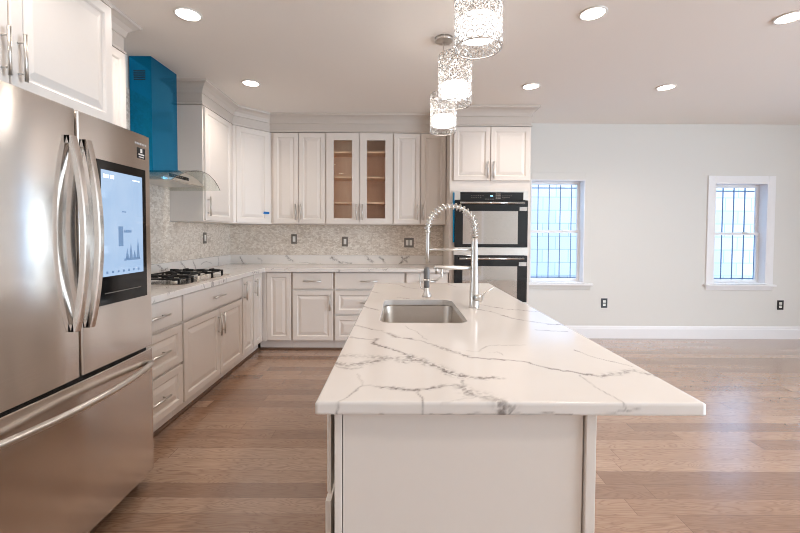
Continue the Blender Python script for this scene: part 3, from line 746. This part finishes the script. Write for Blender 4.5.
# ---------------------------------------------------------------- refrigerator
# local frame: x along the front to the right (world +y), -y out of the front (world +x)
FRX = -1.276; FY0, FY1 = 1.100, 2.012; FW = FY1-FY0
rf = thing('refrigerator', 'large stainless steel french-door refrigerator with a lit touchscreen in its right door', 'refrigerator', (FRX, FY0, 0), PI/2)
MB().box(.006, FW-.006, .085, .76, .03, 1.765).build('cabinet_shell', 'fridge_side', rf, .004)
m = MB()
for xx in (.06, FW-.06): m.lathe([(.022, 0), (.022, .02), (.012, .03), (.012, .05)], (xx, .13, 0), 12)
m.build('foot', 'black_plastic', rf)
MB().box(.012, FW-.012, .10, .13, .012, .06).build('kick_grille', 'black_plastic', rf)
def slab(x0, x1, z0, z1, name, crown_=.010):
    # door with a gently bowed front and rolled edges
    n = 18; prof = []
    for i in range(n+1):
        s_ = i/n; x = x0+(x1-x0)*s_; prof.append((x, -crown_*(1-(2*s_-1)**2)))
    e = .007
    pts = [(x0, .078), (x0, .012), (x0+.002, .004)]+[(x0+e+(x1-x0-2*e)*i/n, .0-crown_*(1-(2*i/n-1)**2)) for i in range(n+1)]+[(x1-.002, .004), (x1, .012), (x1, .078)]
    vs = []; N = len(pts)
    for z, dd_ in ((z0, .004), (z0+.003, 0), (z1-.003, 0), (z1, .004)):
        vs += [(x, y+(dd_ if y < .03 else 0), z) for x, y in pts]
    fs = [(r_*N+i, r_*N+(i+1) % N, (r_+1)*N+(i+1) % N, (r_+1)*N+i) for r_ in range(3) for i in range(N)]
    fs += [tuple(range(N))[::-1], tuple(3*N+i for i in range(N))]
    mm = MB(); mm.add(vs, fs, True); o = mm.build(name, 'stainless', rf)
    wn = o.modifiers.new('edge', 'EDGE_SPLIT'); wn.split_angle = math.radians(35)
    return o
HALF = FW/2
dl = slab(.002, HALF-.004, .712, 1.777, 'left_door', .006)
dr = slab(HALF+.004, FW-.002, .712, 1.777, 'right_door', .0)
fz = slab(.002, FW-.002, .062, .698, 'freezer_drawer', .012)
def vhandle(x, z0, z1, parent, name='door_handle'):
    m = MB(); n = 20; vs = []
    for i in range(n+1):
        s_ = i/n; z = z0+(z1-z0)*s_; b = -.012-.044*math.sin(PI*s_)**.85
        hw, ht = .0135, .011
        vs += [(x-hw, b-ht+.004, z), (x-hw+.004, b-ht, z), (x+hw-.004, b-ht, z), (x+hw, b-ht+.004, z), (x+hw, b+ht, z), (x-hw, b+ht, z)]
    fs = [(i*6+k, i*6+(k+1) % 6, (i+1)*6+(k+1) % 6, (i+1)*6+k) for i in range(n) for k in range(6)]+[tuple(range(6))[::-1], tuple(n*6+k for k in range(6))]
    m.add(vs, fs); 
    for zz in (z0, z1-.03): m.box(x-.0135, x+.0135, -.012, .004, zz, zz+.03)
    return m.build(name, 'stainless', parent)
vhandle(HALF-.036, .905, 1.665, dl); vhandle(HALF+.036, .905, 1.665, dr)
m = MB(); pts = []
for i in range(25):
    s_ = i/24; pts.append((.04+(FW-.08)*s_, -.016-.062*math.sin(PI*s_)**.8, .628))
m.tube(pts, .0135, 14)
for xx in (.04, FW-.04): m.box(xx-.012, xx+.012, -.016, .004, .616, .640)
m.build('drawer_handle', 'nickel', fz)
MB().box(HALF-.003, HALF+.003, .03, .05, .715, 1.775).build('door_seal', 'black_plastic', rf)
MB().box(.01, FW-.01, .03, .06, .695, .715).build('drawer_seal', 'black_plastic', rf)
# touchscreen
def ry(y): return y-FY0
sb = MB().box(ry(1.652), ry(1.966), -.004, .004, .977, 1.603).build('touchscreen', 'black_gloss', dr, .001)
X0, X1, ZA, ZB = ry(1.672), ry(1.938), 1.100, 1.563
MB().box(X0, X1, -.0046, -.0041, ZA, ZB).build('lit_display', 'screen', sb)
yy0, yy1 = -.0051, -.0047
m = MB()
for i, wv in enumerate((.010, .010, .004, .010, .010)): m.box(X0+.012+i*.0135, X0+.012+i*.0135+wv, yy0, yy1, ZB-.034, ZB-.018)
m.box(X1-.07, X1-.02, yy0, yy1, ZB-.026, ZB-.021); m.build('clock_digits', 'screen_white', sb)
m = MB(); cx = (X0+X1)/2
m.box(cx-.035, cx-.005, yy0, yy1, ZA+.13, ZA+.22); m.build('screen_photo', 'screen_ink', sb)
m = MB(); m.box(cx+.0, cx+.05, yy0, yy1, ZA+.192, ZA+.205); m.box(cx-.012, cx+.016, yy0, yy1, ZA+.285, ZA+.29); m.build('screen_caption', 'screen_ink', sb)
m = MB()
for k, (a, h) in enumerate(((.02, .05), (.045, .075), (.07, .04), (.095, .10))):
    m.add([(cx-.0+a-.012, yy0, ZA+.07), (cx+a+.012, yy0, ZA+.07), (cx+a, yy0, ZA+.07+h)], [(0, 1, 2)])
m.box(cx+.0, cx+.11, yy0, yy1, ZA+.062, ZA+.072)
m.build('screen_picture', 'screen_ink', sb)
m = MB()
for i in range(7): MB().box(X0+.02+i*.034, X0+.032+i*.034, yy0, yy1, ZA+.012, ZA+.022).build('screen_icon', 'screen_ink', sb)
MB().box(X0+.01, X1-.02, yy0+.001, yy1, .985+.04, .985+.044).build('bezel_line', 'plate_grey', sb)
st = MB().box(ry(1.912), ry(1.970), -.0012, .002, 1.656, 1.708).build('rating_sticker', 'black_plastic', dr)
m = MB(); sx = ry(1.912)
m.box(sx+.021, sx+.036, -.0018, -.0012, 1.684, 1.704); m.box(sx+.008, sx+.050, -.0018, -.0012, 1.672, 1.679); m.box(sx+.010, sx+.046, -.0018, -.0012, 1.661, 1.666)
m.build('sticker_print', 'white_plastic', st)
m = MB()
for k in range(7): m.box(ry(1.895)+k*.0125, ry(1.895)+k*.0125+.008, -.0012, .001, 1.722, 1.731)
m.build('faint_lettering', 'sticker_grey', dr)

# ---------------------------------------------------------------- range hood
hd = thing('range_hood', 'wall range hood with blue-filmed chimney and curved glass canopy above the cooktop', 'range hood', (XL+.012, 3.190, 1.668))
# local x outward from the wall, y along the wall
MB().box(0, .170, -.140, .210, .10, ZC-1.668-.002).build('chimney', 'blue_film', hd, .004)
m = MB()
for k in range(5): m.box(.035, .125, -.1415, -.140, .80+k*.016, .808+k*.016)
m.build('vent_slots', 'black_plastic', hd)
n = 16; arc_t = [(-.30+.60*i/n, .040+.068*(1-(2*i/n-1)**2)) for i in range(n+1)]
MB().prism([(-.30, .030)]+arc_t+[(.30, .030)], 'x', 0, .345).build('hood_body', 'hood_steel', hd, .002)
MB().box(.02, .33, -.28, .28, .024, .030).build('grease_filter', 'nickel', hd)
pn = MB().box(.345, .3475, -.22, .05, .050, .076).build('control_panel', 'black_gloss', hd)
m = MB()
for k in range(6): m.box(.3475, .348, -.19+k*.028, -.176+k*.028, .061, .067)
m.build('panel_buttons', 'plate_grey', pn)
m = MB(); N = 24; vs = []
for i in range(N+1):
    s_ = 2*i/N-1; y = .375*s_; z = .117-.113*s_*s_; fx = .485-.03*s_*s_
    vs += [(0.005, y, z), (fx, y, z), (fx, y, z+.006), (0.005, y, z+.006)]
fs = [(i*4+k, i*4+(k+1) % 4, (i+1)*4+(k+1) % 4, (i+1)*4+k) for i in range(N) for k in range(4)]+[(0, 1, 2, 3), (N*4, N*4+1, N*4+2, N*4+3)]
m.add(vs, fs, True); gc = m.build('glass_canopy', 'hood_glass', hd); e = gc.modifiers.new('edge', 'EDGE_SPLIT'); e.split_angle = .6
m = MB(); m.tube([(.487-.03*(2*i/N-1)**2, .375*(2*i/N-1), .120-.113*(2*i/N-1)**2) for i in range(N+1)], .0022, 6); m.build('glass_edge', 'plate_grey', gc)

# ---------------------------------------------------------------- gas cooktop
ct = thing('gas_cooktop', 'stainless steel gas cooktop with black cast-iron grates on the left worktop', 'cooktop', (-1.775, 3.150, .915))
CW, CD = .375, .25     # half sizes along y and x
MB().box(-CD, CD, -CW, CW, 0, .008).build('steel_plate', 'stainless', ct, .003)
def burner(x, y, r):
    b = MB().lathe([(r, .008), (r, .016), (r*.92, .02), (r*.7, .022)], (x, y, 0), 20).build('burner', 'nickel', ct)
    MB().lathe([(r*.74, .022), (r*.76, .026), (r*.70, .032), (r*.2, .034)], (x, y, 0), 20).build('burner_cap', 'black_iron', b)
for x, y, r in ((-.12, -.25, .042), (.11, -.25, .034), (-.01, 0, .055), (-.12, .25, .034), (.11, .25, .042)): burner(x, y, r)
def grate(xc, yc, hx_, hy_, cs):
    m = MB(); z0, z1 = .040, .052; b = .008
    m.box(xc-hx_, xc+hx_, yc-hy_, yc-hy_+.012, z0-.004, z1-.004); m.box(xc-hx_, xc+hx_, yc+hy_-.012, yc+hy_, z0-.004, z1-.004)
    m.box(xc-hx_, xc-hx_+.012, yc-hy_+.012, yc+hy_-.012, z0-.004, z1-.004); m.box(xc+hx_-.012, xc+hx_, yc-hy_+.012, yc+hy_-.012, z0-.004, z1-.004)
    for cx_, cy_ in cs:
        for a in range(4):
            t = PI/4+a*PI/2; t = a*PI/2
            dx, dy = math.cos(t), math.sin(t); L0 = .028; L1 = min(hx_ if abs(dx) > .5 else hy_, .105)-.004
            xa, xb = sorted((cx_+dx*L0, cx_+dx*L1)); ya, yb = sorted((cy_+dy*L0, cy_+dy*L1))
            m.box(xa-b*abs(dy), xb+b*abs(dy), ya-b*abs(dx), yb+b*abs(dx), z0, z1+.008)
    for sx in (-1, 1):
        for sy in (-1, 1): m.box(xc+sx*(hx_-.008)-.007, xc+sx*(hx_-.008)+.007, yc+sy*(hy_-.008)-.007, yc+sy*(hy_-.008)+.007, .008, z0)
    m.build('grate', 'black_iron', ct, .002)
grate(-.005, -.25, .20, .10, [(-.12, -.25), (.11, -.25)]); grate(-.04, 0, .16, .10, [(-.01, 0)]); grate(-.005, .25, .20, .10, [(-.12, .25), (.11, .25)])
for k in range(5):
    MB().lathe([(.018, .008), (.018, .012), (.0155, .014), (.014, .034), (.012, .036)], (.195, -.076+k*.038, 0), 18).build('control_knob', 'nickel', ct)

# ---------------------------------------------------------------- pendants
def ring_bead(m, c, nrm, r, rr):
    t = Vector((-nrm.y, nrm.x, 0)); upv = Vector((0, 0, 1)); K = 8; J = 4; vs = []
    for i in range(K):
        a = 2*PI*i/K; d = t*math.cos(a)+upv*math.sin(a)
        for j in range(J):
            b = 2*PI*j/J; vs.append(Vector(c)+d*(r+rr*math.cos(b))+nrm*(rr*math.sin(b)))
    m.add(vs, [(i*J+j, ((i+1) % K)*J+j, ((i+1) % K)*J+(j+1) % J, i*J+(j+1) % J) for i in range(K) for j in range(J)], False)
    vs = [Vector(c)+nrm*.004, Vector(c)-nrm*.004]+[Vector(c)+(t*math.cos(PI*k/3)+upv*math.sin(PI*k/3))*r*.3 for k in range(6)]
    m.add(vs, [(0, 2+k, 2+(k+1) % 6) for k in range(6)]+[(1, 2+(k+1) % 6, 2+k) for k in range(6)], False)
def pendant(label, x, y):
    zb = 2.004; R_ = .088; H_ = .262
    p = thing('pendant_lamp', label, 'pendant lamp', (x, y, zb), 0, 'crystal pendants over the island')
    MB().lathe([(.060, ZC-zb-.022), (.062, ZC-zb-.018), (.062, ZC-zb)], n=28).build('ceiling_canopy', 'nickel', p)
    MB().tube([(0, 0, H_+.03), (0, 0, ZC-zb-.02)], .0025, 6).build('cord', 'nickel', p)
    m = MB(); m.lathe([(.022, H_-.02), (.022, H_+.02), (.010, H_+.034)], n=16)
    for k in range(3):
        a = 2*PI*k/3; m.tube([(0, 0, H_), (math.cos(a)*(R_-.006), math.sin(a)*(R_-.006), H_)], .003, 6)
    m.build('socket', 'chrome', p)
    m = MB()
    for z in (0.0, H_): 
        m.tube([(R_*math.cos(2*PI*k/40), R_*math.sin(2*PI*k/40), z) for k in range(40)], .0028, 6, closed=True)
    for k in range(15):
        a = 2*PI*(k+.25)/15; m.tube([((R_-.004)*math.cos(a), (R_-.004)*math.sin(a), 0), ((R_-.004)*math.cos(a), (R_-.004)*math.sin(a), H_)], .0008, 4)
    m.build('wire_frame', 'chrome', p)
    m = MB(); rows, n_ = 7, 15
    for q in range(rows):
        for k in range(n_):
            a = 2*PI*(k+.5*(q % 2))/n_; nr = Vector((math.cos(a), math.sin(a), 0))
            ring_bead(m, nr*R_+Vector((0, 0, H_*(q+.5)/rows)), nr, .0150, .0034)
    m.build('crystal_shade', 'crystal', p)
    MB().lathe([(.0, .042), (.068, .042), (.074, .049), (.074, .104), (.068, .111), (.0, .111)], n=28, cap=False).build('glowing_diffuser', 'lamp_glow', p)
    l = bpy.data.lights.new('bulb', 'POINT'); l.energy = .6; l.color = (1, .90, .80); l.shadow_soft_size = .02
    lo = bpy.data.objects.new('bulb', l); COL.objects.link(lo); lo.parent = p; lo.location = (0, 0, .175)
    return p
pendant('crystal cylinder pendant nearest the camera, cut off by the top of the photo', .298, 1.52)
pendant('middle crystal cylinder pendant of the row above the island', .300, 2.17)
pendant('farthest and smallest-looking crystal pendant, its round ceiling plate in view', .303, 2.76)

# ---------------------------------------------------------------- recessed lamps
def can(x, y, label, group=None):
    p = thing('recessed_lamp', label, 'ceiling light', (x, y, ZC-.004), 0, 'recessed ceiling lamps')
    MB().lathe([(.068, -.001), (.070, -.004), (.080, -.003), (.082, .0035), (.068, .0035)], n=32, cap=False).build('trim_ring', 'white_plastic', p)
    MB().lathe([(0, .0), (.0685, .0)], n=32, cap=False).build('lens', 'lamp_lens', p)
    l = bpy.data.lights.new('downlight', 'SPOT'); l.energy = CAN_WATTS; l.color = CAN_COL[:3]; l.spot_size = math.radians(150); l.spot_blend = .75; l.shadow_soft_size = .05
    lo = bpy.data.objects.new('downlight', l); COL.objects.link(lo); lo.parent = p; lo.location = (0, 0, -.008)
for x, y, lab in ((-1.321, 2.474, 'round recessed ceiling lamp above the refrigerator side of the aisle'), (-1.353, 3.588, 'round recessed ceiling lamp just in front of the cabinet beside the range hood'),
                  (1.182, 2.438, 'round recessed ceiling lamp to the right of the nearest crystal pendant'), (1.202, 3.625, 'round recessed ceiling lamp close to the oven tower\'s crown moulding'),
                  (2.447, 3.632, 'round recessed ceiling lamp in the open ceiling before the two windows'), (2.426, 2.470, 'round recessed ceiling lamp cut by the photo\'s upper right edge')):
    can(x, y, lab)
for x, y in ((-1.33, 1.3), (-1.33, .1), (1.19, 1.25), (1.19, 0), (2.43, 1.3), (2.43, .1), (4.6, 1.8), (4.6, .2)):  # extra lamps, never in view, added to brighten the room
    can(x, y, 'unseen extra recessed ceiling lamp above the camera, added for light')

# ---------------------------------------------------------------- outlets and switches
def plate(label, loc, rz, w, kind):
    dark = kind == 'outlet'
    p = thing('wall_outlet' if dark else 'light_switch', label, 'outlet' if dark else 'switch', loc, rz, 'wall outlets' if dark else 'backsplash switches')
    MB().box(-w/2, w/2, -.006, 0, -.059, .059).build('cover_plate', 'dark_plate' if dark else 'plate_grey', p, .002)
    if dark:
        for z in (-.021, .021):
            r = MB().box(-.017, .017, -.008, -.006, z-.0145, z+.0145).build('receptacle', 'white_plastic', p, .003)
            m = MB()
            for xx in (-.007, .007): m.box(xx-.0012, xx+.0012, -.0084, -.008, z-.002, z+.007)
            m.build('slots', 'black_plastic', r)
    else:
        k = 2 if w > .1 else 1
        for i in range(k):
            xx = (i-(k-1)/2)*.046; MB().box(xx-.0165, xx+.0165, -.010, -.006, -.033, .033).build('rocker', 'white_plastic', p, .002)
plate('black duplex outlet with white receptacles low on the wall below the oven-side window', (2.551, YB-.0005, .44), 0, .078, 'outlet')
plate('black duplex outlet with white receptacles low on the wall at the photo\'s right edge', (4.746, YB-.0005, .425), 0, .078, 'outlet')
plate('grey-framed switch on the back backsplash under the first two-door cabinet', (-1.297, YB-.0115, 1.219), 0, .072, 'switch')
plate('grey-framed switch on the back backsplash below the glass-door cabinet', (-.670, YB-.0115, 1.19), 0, .072, 'switch')
plate('wide grey two-gang switch plate on the back backsplash behind the faucet', (.119, YB-.0115, 1.18), 0, .118, 'switch')
plate('grey-framed switch on the left-wall backsplash under the cabinet beside the hood', (XL+.0115, 4.19, 1.235), PI/2, .072, 'switch')
tp = MB().add([(-.016, 0, -.012), (.052, -.004, -.016), (.054, -.004, .010), (-.012, 0, .014), (-.016, .002, -.012), (.052, -.002, -.016), (.054, -.002, .010), (-.012, .002, .014)],
     [(0, 1, 2, 3), (7, 6, 5, 4), (0, 4, 5, 1), (1, 5, 6, 2), (2, 6, 7, 3), (3, 7, 4, 0)]).build('masking_tape', 'blue_tape')
tp.location = (-1.535, 4.462, 1.522); tag(tp, 'small blue strip of masking tape on the diagonal corner cabinet door', 'tape')
